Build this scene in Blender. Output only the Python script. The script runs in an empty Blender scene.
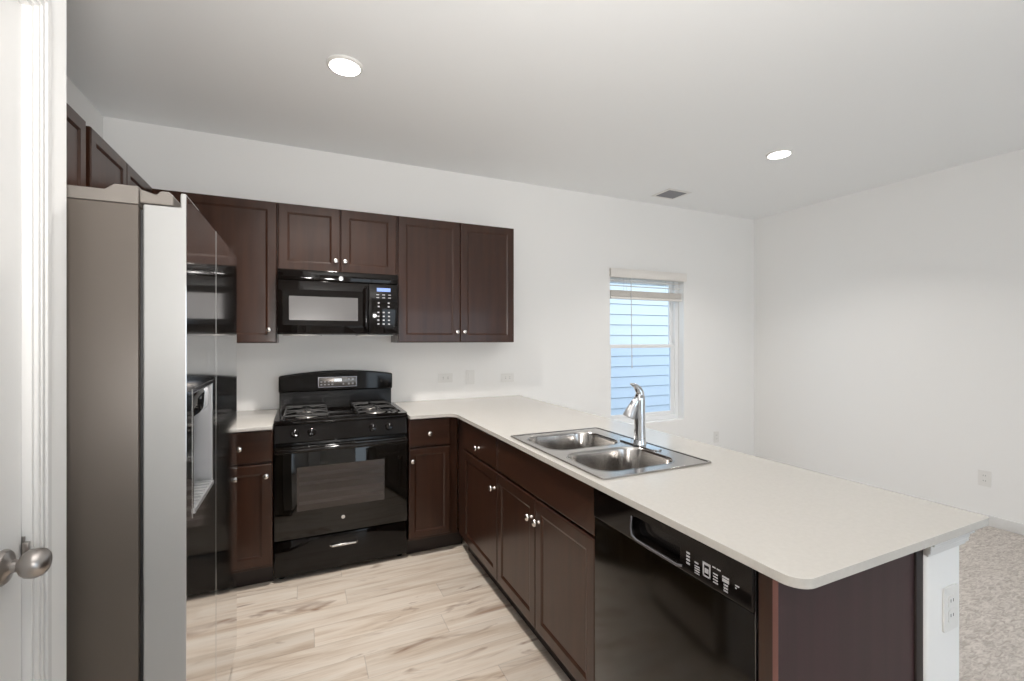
import bpy, bmesh, math, random
from mathutils import Vector, Matrix

random.seed(7)
sc = bpy.context.scene
COL = sc.collection

# ------------------------------------------------------------------ camera, world, lights, exposure
cam_d = bpy.data.cameras.new('camera')
cam_d.sensor_width = 36.0
cam_d.lens = 455.339 * 36.0 / 1024.0
cam_d.shift_y = -1.489 / 1024.0
cam_d.clip_start = 0.02
cam = bpy.data.objects.new('camera', cam_d)
COL.objects.link(cam)
cam.location = (0, 0, 1.398)
cam.rotation_euler = (math.radians(90), 0, -math.radians(24.653))
sc.camera = cam

sc.view_settings.view_transform = 'Standard'
sc.view_settings.look = 'None'
sc.view_settings.gamma = 1.0
sc.view_settings.use_curve_mapping = False
sc.view_settings.exposure = 0.0
cy = sc.cycles
cy.max_bounces = 16
cy.diffuse_bounces = 10
cy.glossy_bounces = 8
cy.transmission_bounces = 8
cy.transparent_max_bounces = 12
cy.sample_clamp_indirect = 8.0
cy.use_denoising = True
cy.caustics_reflective = False
cy.caustics_refractive = False

CEIL = 2.751
DAY_W = 8.0
WORLD_S = 1.95
world = bpy.data.worlds.new('world')
sc.world = world
world.use_nodes = True
bg = world.node_tree.nodes['Background']
bg.inputs['Color'].default_value = (0.80, 0.915, 1.0, 1)
bg.inputs['Strength'].default_value = WORLD_S

CANS = [(0.188, 2.391), (3.155, 2.205)]
CAN_POWER = [20.0, 14.0]

def light(name, kind, loc, rot, power, color, size, size_y=None, shape='DISK', spread=180):
    d = bpy.data.lights.new(name, kind)
    d.energy = power
    d.color = color
    d.shape = shape
    d.size = size
    d.spread = math.radians(spread)
    if size_y:
        d.size_y = size_y
    o = bpy.data.objects.new(name, d)
    o.location = loc
    o.rotation_euler = rot
    COL.objects.link(o)
    return o

for (cx, cyy), cw in zip(CANS, CAN_POWER):
    light('downlight_lamp', 'AREA', (cx, cyy, CEIL - 0.016), (0, 0, 0), cw, (1.0, 0.95, 0.89), 0.13, spread=125)
# daylight through the patio door in the rear wall and the side windows of the living area
light('patio_daylight', 'AREA', (2.4, -2.66, 1.08), (math.radians(60), 0, 0), DAY_W, (0.62, 0.80, 1.0), 2.5, 1.9, 'RECTANGLE', 120)

# unseen fill light added behind the camera to brighten the ceiling
UP_W = 48.0
light('added_ceiling_fill', 'AREA', (0.08, -0.45, 1.36), (math.radians(180 - 32), 0, math.radians(-6)), UP_W, (1.0, 0.965, 0.925), 0.32, spread=150)

# ------------------------------------------------------------------ materials
def mat(name, color, rough=0.5, metal=0.0, coat=0.0, spec=0.5, emit=None, estr=0.0):
    m = bpy.data.materials.new(name)
    m.use_nodes = True
    b = m.node_tree.nodes['Principled BSDF']
    b.inputs['Base Color'].default_value = (*color, 1)
    b.inputs['Roughness'].default_value = rough
    b.inputs['Metallic'].default_value = metal
    b.inputs['Coat Weight'].default_value = coat
    b.inputs['Coat Roughness'].default_value = 0.05
    b.inputs['Specular IOR Level'].default_value = spec
    if emit:
        b.inputs['Emission Color'].default_value = (*emit, 1)
        b.inputs['Emission Strength'].default_value = estr
    return m

def srgb(r, g, b):
    return tuple(((c / 255 / 12.92) if c / 255 <= 0.04045 else ((c / 255 + 0.055) / 1.055) ** 2.4) for c in (r, g, b))

def N(m, t):
    return m.node_tree.nodes.new(t)

def L(m, a, b):
    m.node_tree.links.new(a, b)

def add_noise(m, scale, c1, c2, vec_scale=(1, 1, 1), detail=5, bump=0.0, bump_dist=0.002, rough=None, lo=0.3, hi=0.7, distortion=0.0):
    """object-space noise drives the base colour between c1 and c2, and a little bump"""
    bs = m.node_tree.nodes['Principled BSDF']
    tc = N(m, 'ShaderNodeTexCoord')
    mp = N(m, 'ShaderNodeMapping')
    mp.inputs['Scale'].default_value = vec_scale
    L(m, tc.outputs['Object'], mp.inputs['Vector'])
    nz = N(m, 'ShaderNodeTexNoise')
    nz.inputs['Scale'].default_value = scale
    nz.inputs['Detail'].default_value = detail
    nz.inputs['Distortion'].default_value = distortion
    L(m, mp.outputs['Vector'], nz.inputs['Vector'])
    if c1:
        cr = N(m, 'ShaderNodeValToRGB')
        cr.color_ramp.elements[0].position = lo
        cr.color_ramp.elements[0].color = (*c1, 1)
        cr.color_ramp.elements[1].position = hi
        cr.color_ramp.elements[1].color = (*c2, 1)
        L(m, nz.outputs['Fac'], cr.inputs['Fac'])
        L(m, cr.outputs['Color'], bs.inputs['Base Color'])
    if bump:
        bp = N(m, 'ShaderNodeBump')
        bp.inputs['Strength'].default_value = bump
        bp.inputs['Distance'].default_value = bump_dist
        L(m, nz.outputs['Fac'], bp.inputs['Height'])
        L(m, bp.outputs['Normal'], bs.inputs['Normal'])
    if rough:
        mr = N(m, 'ShaderNodeMapRange')
        mr.inputs['To Min'].default_value = rough[0]
        mr.inputs['To Max'].default_value = rough[1]
        L(m, nz.outputs['Fac'], mr.inputs['Value'])
        L(m, mr.outputs['Result'], bs.inputs['Roughness'])
    return m

M = {}
M['wall'] = add_noise(mat('wall_paint', (0.86, 0.855, 0.845), 0.85, spec=0.2), 140, None, None, bump=0.12, bump_dist=0.002)
M['ceiling'] = mat('ceiling_paint', (0.875, 0.885, 0.89), 0.9, spec=0.15)
M['trim'] = mat('white_trim_paint', (0.70, 0.695, 0.685), 0.45)
M['vinyl'] = mat('white_vinyl', (0.84, 0.85, 0.86), 0.4)
M['plastic'] = mat('white_plastic', (0.78, 0.77, 0.75), 0.4)
M['slot'] = mat('dark_slot', (0.05, 0.05, 0.05), 0.6)
wd1, wd2 = srgb(42, 23, 15), srgb(69, 42, 29)
M['wood'] = add_noise(mat('espresso_wood', wd1, 0.28, coat=0.12, spec=0.4), 3.5, wd1, wd2, (7, 7, 0.6), 5, lo=0.12, hi=0.85, distortion=0.2)
M['wood_h'] = add_noise(mat('espresso_wood_cross_grain', wd1, 0.28, coat=0.12, spec=0.4), 3.5, wd1, wd2, (0.6, 0.6, 7), 5, lo=0.12, hi=0.85, distortion=0.2)
wp1, wp2 = srgb(42, 20, 23), srgb(58, 30, 34)  # end panel wood, with the light's reddish cast put into its colour
M['wood_panel'] = add_noise(mat('veneer_with_reddish_light', wp1, 0.45), 3.0, wp1, wp2, (8, 8, 0.4), 6, lo=0.25, hi=0.75, distortion=0.3)
M['wood_edge'] = mat('raw_panel_edge', srgb(116, 78, 72), 0.5)
M['toe'] = mat('dark_toe_board', srgb(34, 22, 18), 0.5)
M['nickel'] = mat('brushed_nickel', (0.72, 0.69, 0.66), 0.25, 1.0)
M['nickel_dark'] = mat('satin_nickel_door_set', (0.42, 0.39, 0.37), 0.3, 1.0)
M['chrome'] = mat('chrome', (0.60, 0.61, 0.63), 0.05, 1.0)
M['steel'] = add_noise(mat('sink_steel', (0.50, 0.48, 0.46), 0.18, 1.0), 60, None, None, (1, 12, 1), 3, rough=(0.12, 0.24))
M['fridge_front'] = mat('fridge_stainless', (0.80, 0.80, 0.80), 0.08, 1.0)
M['fridge_edge'] = mat('silver_door_edge', (0.41, 0.41, 0.405), 0.34, 0.3)
M['fridge_case'] = add_noise(mat('grey_fridge_case', srgb(90, 82, 75), 0.42, 0.15), 500, None, None, bump=0.05, bump_dist=0.0005)
M['grey_plastic'] = mat('grey_plastic', srgb(122, 116, 110), 0.5)
M['dark_plastic'] = mat('dark_plastic', (0.03, 0.03, 0.032), 0.35)
M['silver_plastic'] = mat('silver_plastic', (0.55, 0.55, 0.56), 0.3, 0.6)
M['black_gloss'] = mat('black_gloss_enamel', (0.006, 0.0045, 0.004), 0.06, spec=0.32)
M['black_glass'] = mat('black_oven_glass', (0.006, 0.005, 0.004), 0.04, spec=0.5)
M['dw_door'] = mat('black_dishwasher_front', (0.006, 0.004, 0.002), 0.13, spec=0.42)
M['black_satin'] = mat('black_satin', (0.009, 0.008, 0.008), 0.2, spec=0.4)
M['oven_window'] = mat('oven_window_glass', (0.045, 0.034, 0.030), 0.06, spec=0.6)
M['oven_rack'] = mat('dim_oven_racks', (0.07, 0.055, 0.05), 0.4)
M['dark_metal'] = mat('dark_metal_and_edge_glint', (0.22, 0.22, 0.24), 0.22, 0.9)  # dark metal; also carries the highlights on the dishwasher edge and lip
M['iron'] = mat('cast_iron', (0.035, 0.033, 0.032), 0.26, coat=0.3)
M['burner'] = mat('burner_aluminium', (0.45, 0.43, 0.41), 0.35, 0.9)
M['micro_window'] = mat('grey_microwave_screen', srgb(104, 102, 102), 0.22)
M['legend'] = mat('white_legend', (0.48, 0.48, 0.50), 0.5)
M['display'] = mat('blue_display', (0.02, 0.03, 0.08), 0.2, emit=(0.35, 0.5, 1.0), estr=1.1)
M['clock'] = mat('range_clock_panel', (0.20, 0.18, 0.165), 0.25, 0.5)
M['clock_digits'] = mat('clock_digits', (0.8, 0.8, 0.8), 0.4, emit=(0.9, 0.95, 1.0), estr=0.6)
M['badge'] = mat('badge_silver', (0.7, 0.7, 0.7), 0.25, 0.8)
M['blind'] = mat('cream_blind', (0.82, 0.79, 0.75), 0.5)
M['cord'] = mat('blind_cord', (0.66, 0.66, 0.66), 0.6)
M['vent'] = mat('grey_vent_slats', srgb(138, 138, 142), 0.6)
M['vent_back'] = mat('duct_dark', (0.03, 0.03, 0.03), 0.8)
M['diffuser'] = mat('lit_diffuser', (0.9, 0.9, 0.9), 0.5, emit=(1.0, 0.95, 0.88), estr=14.0)
qz1, qz2 = srgb(200, 196, 190), srgb(204, 200, 194)
M['quartz'] = add_noise(mat('white_quartz', qz1, 0.16, spec=0.5), 90, qz1, qz2, detail=3)
M['yard'] = add_noise(mat('gravel_yard', (0.2, 0.19, 0.17), 0.9), 20, (0.12, 0.12, 0.1), (0.28, 0.26, 0.23))
M['siding'] = mat('white_lap_siding', (0.74, 0.77, 0.80), 0.6)

# thin window glass: clear pane that also mirrors a little
def glass(name, tint):
    m = bpy.data.materials.new(name)
    m.use_nodes = True
    nt = m.node_tree
    nt.nodes.remove(nt.nodes['Principled BSDF'])
    out = nt.nodes['Material Output']
    tr = nt.nodes.new('ShaderNodeBsdfTransparent')
    tr.inputs['Color'].default_value = (*tint, 1)
    gl = nt.nodes.new('ShaderNodeBsdfGlossy')
    gl.inputs['Roughness'].default_value = 0.02
    fr = nt.nodes.new('ShaderNodeFresnel')
    fr.inputs['IOR'].default_value = 1.45
    mx = nt.nodes.new('ShaderNodeMixShader')
    geo = nt.nodes.new('ShaderNodeNewGeometry')          # the far side of the sheet does not reflect inward
    inv = nt.nodes.new('ShaderNodeMath'); inv.operation = 'SUBTRACT'; inv.inputs[0].default_value = 1.0
    nt.links.new(geo.outputs['Backfacing'], inv.inputs[1])
    mul = nt.nodes.new('ShaderNodeMath'); mul.operation = 'MULTIPLY'
    nt.links.new(fr.outputs['Fac'], mul.inputs[0])
    nt.links.new(inv.outputs[0], mul.inputs[1])
    nt.links.new(mul.outputs[0], mx.inputs['Fac'])
    nt.links.new(tr.outputs['BSDF'], mx.inputs[1])
    nt.links.new(gl.outputs['BSDF'], mx.inputs[2])
    nt.links.new(mx.outputs['Shader'], out.inputs['Surface'])
    return m
M['pane'] = glass('window_glass', (0.93, 0.97, 1.0))
M['screen_pane'] = glass('window_glass_with_insect_screen', (0.84, 0.90, 0.97))

# oak plank flooring, planks along X
def plank_material():
    m = mat('pale_oak_planks', srgb(205, 188, 168), 0.36, spec=0.4)
    bs = m.node_tree.nodes['Principled BSDF']
    tc = N(m, 'ShaderNodeTexCoord')
    sep = N(m, 'ShaderNodeSeparateXYZ')
    L(m, tc.outputs['Object'], sep.inputs['Vector'])
    W, LEN = 0.150, 1.22
    def math_node(op, a, b=None):
        n = N(m, 'ShaderNodeMath')
        n.operation = op
        for i, v in enumerate((a, b)):
            if v is None:
                continue
            if isinstance(v, (int, float)):
                n.inputs[i].default_value = v
            else:
                L(m, v, n.inputs[i])
        return n.outputs[0]
    yr = math_node('DIVIDE', sep.outputs['Y'], W)
    row = math_node('FLOOR', yr)
    fy = math_node('FRACT', yr)
    wn = N(m, 'ShaderNodeTexWhiteNoise')
    wn.noise_dimensions = '1D'
    L(m, row, wn.inputs['W'])
    xo = math_node('ADD', math_node('DIVIDE', sep.outputs['X'], LEN), wn.outputs['Value'])
    coln = math_node('FLOOR', xo)
    fx = math_node('FRACT', xo)
    pid = N(m, 'ShaderNodeCombineXYZ')
    L(m, row, pid.inputs['X'])
    L(m, coln, pid.inputs['Y'])
    wn2 = N(m, 'ShaderNodeTexWhiteNoise')
    wn2.noise_dimensions = '3D'
    L(m, pid.outputs['Vector'], wn2.inputs['Vector'])
    # grain: noise stretched along X, a different slice for each plank
    gv = N(m, 'ShaderNodeCombineXYZ')
    L(m, math_node('MULTIPLY', sep.outputs['X'], 1.0), gv.inputs['X'])
    L(m, math_node('MULTIPLY', sep.outputs['Y'], 10.0), gv.inputs['Y'])
    L(m, math_node('MULTIPLY', wn2.outputs['Value'], 40.0), gv.inputs['Z'])
    g1 = N(m, 'ShaderNodeTexNoise')
    g1.inputs['Scale'].default_value = 1.7
    g1.inputs['Detail'].default_value = 7
    g1.inputs['Roughness'].default_value = 0.62
    g1.inputs['Distortion'].default_value = 0.5
    L(m, gv.outputs['Vector'], g1.inputs['Vector'])
    cr = N(m, 'ShaderNodeValToRGB')
    e = cr.color_ramp.elements
    e[0].position = 0.24; e[0].color = (*srgb(176, 150, 128), 1)
    e[1].position = 0.72; e[1].color = (*srgb(238, 229, 218), 1)
    k = e.new(0.40); k.color = (*srgb(214, 197, 180), 1)
    k = e.new(0.52); k.color = (*srgb(229, 216, 202), 1)
    L(m, g1.outputs['Fac'], cr.inputs['Fac'])
    # fine streaks
    g2 = N(m, 'ShaderNodeTexNoise')
    g2.inputs['Scale'].default_value = 1.0
    g2.inputs['Detail'].default_value = 4
    gv2 = N(m, 'ShaderNodeCombineXYZ')
    L(m, math_node('MULTIPLY', sep.outputs['X'], 4.0), gv2.inputs['X'])
    L(m, math_node('MULTIPLY', sep.outputs['Y'], 110.0), gv2.inputs['Y'])
    L(m, math_node('MULTIPLY', wn2.outputs['Value'], 91.0), gv2.inputs['Z'])
    L(m, gv2.outputs['Vector'], g2.inputs['Vector'])
    # knots and dark brown figure
    g3 = N(m, 'ShaderNodeTexNoise')
    g3.inputs['Scale'].default_value = 1.0
    g3.inputs['Detail'].default_value = 3
    g3.inputs['Distortion'].default_value = 0.8
    gv3 = N(m, 'ShaderNodeCombineXYZ')
    L(m, math_node('MULTIPLY', sep.outputs['X'], 3.4), gv3.inputs['X'])
    L(m, math_node('MULTIPLY', sep.outputs['Y'], 14.0), gv3.inputs['Y'])
    L(m, math_node('MULTIPLY', wn2.outputs['Value'], 63.0), gv3.inputs['Z'])
    L(m, gv3.outputs['Vector'], g3.inputs['Vector'])
    kr = N(m, 'ShaderNodeMapRange')
    kr.inputs['From Min'].default_value = 0.62
    kr.inputs['From Max'].default_value = 0.76
    kr.inputs['To Max'].default_value = 0.9
    L(m, g3.outputs['Fac'], kr.inputs['Value'])
    mx0 = N(m, 'ShaderNodeMix'); mx0.data_type = 'RGBA'; mx0.blend_type = 'MIX'
    L(m, kr.outputs['Result'], mx0.inputs['Factor'])
    L(m, cr.outputs['Color'], mx0.inputs['A'])
    mx0.inputs['B'].default_value = (*srgb(136, 102, 80), 1)
    st = N(m, 'ShaderNodeMapRange')
    st.inputs['From Min'].default_value = 0.3
    st.inputs['From Max'].default_value = 0.7
    st.inputs['To Min'].default_value = 0.95
    st.inputs['To Max'].default_value = 1.04
    L(m, g2.outputs['Fac'], st.inputs['Value'])
    tint = N(m, 'ShaderNodeMapRange')
    tint.inputs['To Min'].default_value = 0.84
    tint.inputs['To Max'].default_value = 1.08
    L(m, wn2.outputs['Value'], tint.inputs['Value'])
    # seams
    ey = math_node('MINIMUM', fy, math_node('SUBTRACT', 1.0, fy))
    ex = math_node('MINIMUM', fx, math_node('SUBTRACT', 1.0, fx))
    sy = math_node('GREATER_THAN', ey, 0.0085)
    sx = math_node('GREATER_THAN', ex, 0.0016)
    seam = math_node('MULTIPLY', sx, sy)
    seamv = math_node('ADD', math_node('MULTIPLY', seam, 0.20), 0.80)
    tot = math_node('MULTIPLY', math_node('MULTIPLY', st.outputs['Result'], tint.outputs['Result']), seamv)
    mx = N(m, 'ShaderNodeMix'); mx.data_type = 'RGBA'; mx.blend_type = 'MULTIPLY'
    mx.inputs['Factor'].default_value = 1.0
    cc = N(m, 'ShaderNodeCombineColor')
    for nme in ('Red', 'Green', 'Blue'):
        L(m, tot, cc.inputs[nme])
    L(m, mx0.outputs['Result'], mx.inputs['A'])
    L(m, cc.outputs['Color'], mx.inputs['B'])
    L(m, mx.outputs['Result'], bs.inputs['Base Color'])
    return m
M['planks'] = plank_material()
cp1, cp2 = srgb(168, 161, 155), srgb(206, 199, 193)
M['carpet'] = add_noise(mat('grey_beige_carpet', cp1, 0.95, spec=0.05), 30, cp1, cp2, (0.7, 2.2, 1), 10, bump=0.5, bump_dist=0.008, lo=0.34, hi=0.66, distortion=1.2)

# ------------------------------------------------------------------ mesh helpers
class MB:
    def __init__(self):
        self.bm = bmesh.new()

    def _add(self, tmp, mtx=None):
        if mtx is not None:
            bmesh.ops.transform(tmp, matrix=mtx, verts=tmp.verts)
        me = bpy.data.meshes.new('tmp')
        tmp.to_mesh(me)
        tmp.free()
        self.bm.from_mesh(me)
        bpy.data.meshes.remove(me)
        return self

    def box(self, x0, x1, y0, y1, z0, z1, bevel=0.0, seg=2, mtx=None):
        t = bmesh.new()
        bmesh.ops.create_cube(t, size=1.0)
        for v in t.verts:
            v.co = Vector((x0 + (v.co.x + 0.5) * (x1 - x0), y0 + (v.co.y + 0.5) * (y1 - y0), z0 + (v.co.z + 0.5) * (z1 - z0)))
        if bevel:
            bmesh.ops.bevel(t, geom=list(t.edges), offset=bevel, segments=seg, profile=0.5, affect='EDGES')
        return self._add(t, mtx)

    def rings(self, loops, cap0=True, cap1=True, closed=False):
        """loft a list of equally long point loops"""
        t = bmesh.new()
        vs = [[t.verts.new(p) for p in lp] for lp in loops]
        n = len(loops[0])
        pairs = list(zip(vs[:-1], vs[1:]))
        if closed:
            pairs.append((vs[-1], vs[0]))
        for a, b in pairs:
            for i in range(n):
                j = (i + 1) % n
                t.faces.new((a[i], a[j], b[j], b[i]))
        if cap0 and not closed:
            t.faces.new(list(reversed(vs[0])))
        if cap1 and not closed:
            t.faces.new(vs[-1])
        bmesh.ops.recalc_face_normals(t, faces=t.faces)
        return self._add(t)

    def lathe(self, profile, mtx, seg=24):
        """profile: (radius, height) along local +Z, placed with mtx"""
        loops = []
        for r, h in profile:
            r = max(r, 1e-5)
            loops.append([mtx @ Vector((r * math.cos(2 * math.pi * k / seg), r * math.sin(2 * math.pi * k / seg), h)) for k in range(seg)])
        return self.rings(loops)

    def tube(self, pts, r, seg=12):
        """round tube through pts; r is a number or one radius per point"""
        pts = [Vector(p) for p in pts]
        rs = r if isinstance(r, (list, tuple)) else [r] * len(pts)
        loops = []
        up = None
        for i, p in enumerate(pts):
            d = (pts[min(i + 1, len(pts) - 1)] - pts[max(i - 1, 0)]).normalized()
            if up is None:
                up = Vector((0, 0, 1)) if abs(d.z) < 0.9 else Vector((1, 0, 0))
            a = d.cross(up).normalized()
            b = a.cross(d).normalized()
            up = b
            loops.append([p + (a * math.cos(2 * math.pi * k / seg) + b * math.sin(2 * math.pi * k / seg)) * rs[i] for k in range(seg)])
        return self.rings(loops)

    def prism(self, outer, holes, d0, d1, plane='XY'):
        """polygon with holes extruded from d0 to d1 along the axis that the plane leaves out"""
        def mp(u, v, d):
            return {'XY': (u, v, d), 'XZ': (u, d, v), 'YZ': (d, u, v)}[plane]
        t = bmesh.new()
        edges = []
        for lp in [outer] + list(holes):
            vv = [t.verts.new(mp(u, v, d0)) for u, v in lp]
            for i in range(len(vv)):
                edges.append(t.edges.new((vv[i], vv[(i + 1) % len(vv)])))
        bmesh.ops.triangle_fill(t, use_beauty=True, use_dissolve=False, edges=edges)
        faces = list(t.faces)
        r = bmesh.ops.extrude_face_region(t, geom=faces)
        off = Vector(mp(0, 0, d1 - d0))
        bmesh.ops.translate(t, verts=[g for g in r['geom'] if isinstance(g, bmesh.types.BMVert)], vec=off)
        bmesh.ops.recalc_face_normals(t, faces=t.faces)
        return self._add(t)

    def build(self, name, m, parent=None, smooth=True, bevel=0.0):
        me = bpy.data.meshes.new(name)
        if bevel:
            bmesh.ops.remove_doubles(self.bm, verts=self.bm.verts, dist=1e-5)
        self.bm.to_mesh(me)
        self.bm.free()
        me.materials.append(m)
        if smooth:
            for p in me.polygons:
                p.use_smooth = True
            me.set_sharp_from_angle(angle=math.radians(32))
        o = bpy.data.objects.new(name, me)
        COL.objects.link(o)
        if bevel:
            bv = o.modifiers.new('edges', 'BEVEL')
            bv.width = bevel
            bv.segments = 3
            bv.limit_method = 'ANGLE'
            bv.angle_limit = math.radians(40)
        if parent:
            o.parent = parent
        return o


def rect(u0, u1, v0, v1):
    return [(u0, v0), (u1, v0), (u1, v1), (u0, v1)]


def rrect(u0, u1, v0, v1, r, n=6):
    """rounded rectangle, r a number or four radii (u0v0, u1v0, u1v1, u0v1)"""
    rs = r if isinstance(r, (list, tuple)) else [r] * 4
    out = []
    for (cu, cv, a0), rr in zip(((u0 + rs[0], v0 + rs[0], 180), (u1 - rs[1], v0 + rs[1], 270), (u1 - rs[2], v1 - rs[2], 0), (u0 + rs[3], v1 - rs[3], 90)), rs):
        if rr < 1e-5:
            out.append((cu, cv))
            continue
        for k in range(n + 1):
            a = math.radians(a0 + 90 * k / n)
            out.append((cu + rr * math.cos(a), cv + rr * math.sin(a)))
    return out


def thing(name, label, cat, loc=(0, 0, 0), rz=0.0, group=None):
    o = bpy.data.objects.new(name, None)
    o.empty_display_size = 0.1
    COL.objects.link(o)
    o.location = loc
    o.rotation_euler = (0, 0, math.radians(rz))
    return tag(o, label, cat, group)


def tag(o, label, cat, group=None):
    o['label'] = label
    o['category'] = cat
    if group:
        o['group'] = group
    return o


def struct(o, label=None, cat=None):
    o['kind'] = 'structure'
    if label:
        o['label'] = label
    if cat:
        o['category'] = cat
    return o

def children(o):
    return [c for c in bpy.data.objects if c.parent == o]

def copy_tree(o, parent=None):
    kids = children(o)
    c = o.copy()
    COL.objects.link(c)
    if parent:
        c.parent = parent
    for k in kids:
        copy_tree(k, c)
    return c

MX_FRONT = Matrix.Rotation(math.radians(90), 4, 'X')      # local +Z -> -Y (towards the front of a unit)

# ------------------------------------------------------------------ the room
YW = 3.55          # inner face of the back wall
XR = 4.653         # inner face of the right wall
XL = -1.104        # inner face of the left wall
YB = -2.60         # inner face of the rear wall
WIN = (2.655, 3.590, 0.566, 2.04)
b = MB(); b.prism(rect(XL - 0.12, XR + 0.12, 0, CEIL), [rect(*WIN)], YW, YW + 0.14, 'XZ')
struct(b.build('wall_back', M['wall']), 'long white back wall behind the range, pierced by the window', 'wall')
b = MB(); b.box(XR, XR + 0.12, YB, YW - 0.0005, 0, CEIL)
struct(b.build('wall_right', M['wall']), 'plain white wall closing the carpeted living area', 'wall')
b = MB(); b.box(XL - 0.12, XL, YB, YW - 0.0005, 0, CEIL)
struct(b.build('wall_left', M['wall']), 'white wall above the cabinets beside the refrigerator', 'wall')
b = MB(); b.prism([(XL - 0.12, 0), (1.1, 0), (1.1, 2.06), (3.7, 2.06), (3.7, 0), (XR + 0.12, 0), (XR + 0.12, CEIL), (XL - 0.12, CEIL)], [], YB - 0.12, YB - 0.0005, 'XZ')
struct(b.build('wall_rear', M['wall']), 'white wall at the far rear with the patio door', 'wall')
b = MB(); b.box(XL - 0.12, XR + 0.12, YB - 0.12, YW + 0.14, CEIL, CEIL + 0.1)
struct(b.build('ceiling', M['ceiling']), 'flat pale grey ceiling over kitchen and living area', 'ceiling')
PXA, PXB = 1.462, 1.645      # half wall behind the peninsula cabinets
b = MB(); b.prism([(XL - 0.12, YB - 0.12), (0.12, YB - 0.12), (0.12, 0.0), (1.6, 0.0), (1.6, YW + 0.1), (XL - 0.12, YW + 0.1)], [], -0.1, 0.0, 'XY')
struct(b.build('floor', M['planks'], smooth=False), 'pale oak plank floor of the kitchen', 'floor')
b = MB(); b.prism([(0.12, YB - 0.12), (XR + 0.12, YB - 0.12), (XR + 0.12, YW + 0.1), (1.6, YW + 0.1), (1.6, 0.0), (0.12, 0.0)], [], -0.1, 0.006, 'XY')
struct(b.build('floor_carpet', M['carpet'], smooth=False), 'grey beige carpet of the living area beyond the peninsula', 'carpet')

# pantry wall with its door (the corner the camera looks past)
XP, PE = -0.460, 1.283
DJ0, DJ1, DH = 0.37, 1.161, 2.035        # door opening along Y, head height
b = MB()
b.prism([(YB, 0), (DJ0, 0), (DJ0, DH), (DJ1, DH), (DJ1, 0), (PE - 0.0, 0), (PE, CEIL), (YB, CEIL)], [], XP - 0.115, XP, 'YZ')
bmesh.ops.remove_doubles(b.bm, verts=b.bm.verts, dist=1e-5)
b.box(XL, XP - 0.1155, PE - 0.115, PE, 0, CEIL)
struct(b.build('wall_pantry', M['wall']), 'white textured wall end beside the refrigerator, holding the pantry door', 'wall')
# jamb, stop and casing
b = MB()
b.prism([(DJ0, 0), (DJ0 + 0.018, 0), (DJ0 + 0.018, DH - 0.018), (DJ1 - 0.018, DH - 0.018), (DJ1 - 0.018, 0), (DJ1, 0), (DJ1, DH), (DJ0, DH)], [], XP - 0.113, XP + 0.001, 'YZ')
struct(b.build('trim_1', M['trim']), 'white jamb lining of the pantry door opening', 'trim')
b = MB()
def casing(y_in, y_out, zt_in, zt_out, x0, x1):
    b.prism([(DJ0 + 0.006 - (y_out), 0), (DJ0 + 0.006 - y_in, 0), (DJ0 + 0.006 - y_in, zt_in), (DJ1 - 0.006 + y_in, zt_in), (DJ1 - 0.006 + y_in, 0), (DJ1 - 0.006 + y_out, 0), (DJ1 - 0.006 + y_out, zt_out), (DJ0 + 0.006 - y_out, zt_out)], [], x0, x1, 'YZ')
casing(-0.006, 0.034, DH - 0.012, DH + 0.028, XP + 0.0005, XP + 0.008)
casing(0.001, 0.009, DH - 0.005, DH + 0.003, XP + 0.0075, XP + 0.011)
casing(0.016, 0.032, DH + 0.010, DH + 0.026, XP + 0.0075, XP + 0.013)
struct(b.build('trim_2', M['trim'], bevel=0.003), 'white moulded casing around the pantry door', 'trim')
# door slab
DR = struct(bpy.data.objects.new('door_1', None), 'white pantry door with satin nickel knob at the picture edge', 'door')
COL.objects.link(DR)
DR.location = (XP - 0.012, 0, 0)
Y0, Y1 = DJ0 + 0.021, DJ1 - 0.021
b = MB()
b.prism(rect(Y0, Y1, 0.012, DH - 0.021), [rect(Y0 + 0.115, Y1 - 0.115, 0.24, 0.90), rect(Y0 + 0.115, Y1 - 0.115, 1.06, DH - 0.15)], -0.012, 0.0, 'YZ')
b.box(-0.035, -0.012, Y0, Y1, 0.012, DH - 0.021)
for z0, z1 in ((0.24, 0.90), (1.06, DH - 0.15)):
    b.box(-0.0119, -0.004, Y0 + 0.15, Y1 - 0.15, z0 + 0.035, z1 - 0.035, 0.006)
b.build('slab', M['trim'], DR)
MXX = Matrix.Rotation(math.radians(90), 4, 'Y')           # local +Z -> +X
b = MB()
b.lathe([(0.0, 0.0005), (0.030, 0.0005), (0.030, 0.004), (0.027, 0.008), (0.015, 0.011), (0.0105, 0.015), (0.0105, 0.022), (0.013, 0.0245), (0.019, 0.028), (0.0235, 0.034), (0.0252, 0.041), (0.0252, 0.047), (0.0225, 0.055), (0.0165, 0.0605), (0.008, 0.0635), (0.0, 0.064)],
        Matrix.Translation((0.0, Y1 - 0.062, 1.004)) @ MXX, 32)
b.build('door_knob', M['nickel_dark'], DR)
b = MB()
b.box(-0.014, 0.0045, Y1 + 0.0015, Y1 + 0.0028, 0.975, 1.033)
b.box(0.003, 0.012, Y1 - 0.006, Y1 + 0.0028, 0.985, 1.023, 0.001)
b.build('strike_lip', M['nickel_dark'], DR)

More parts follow.
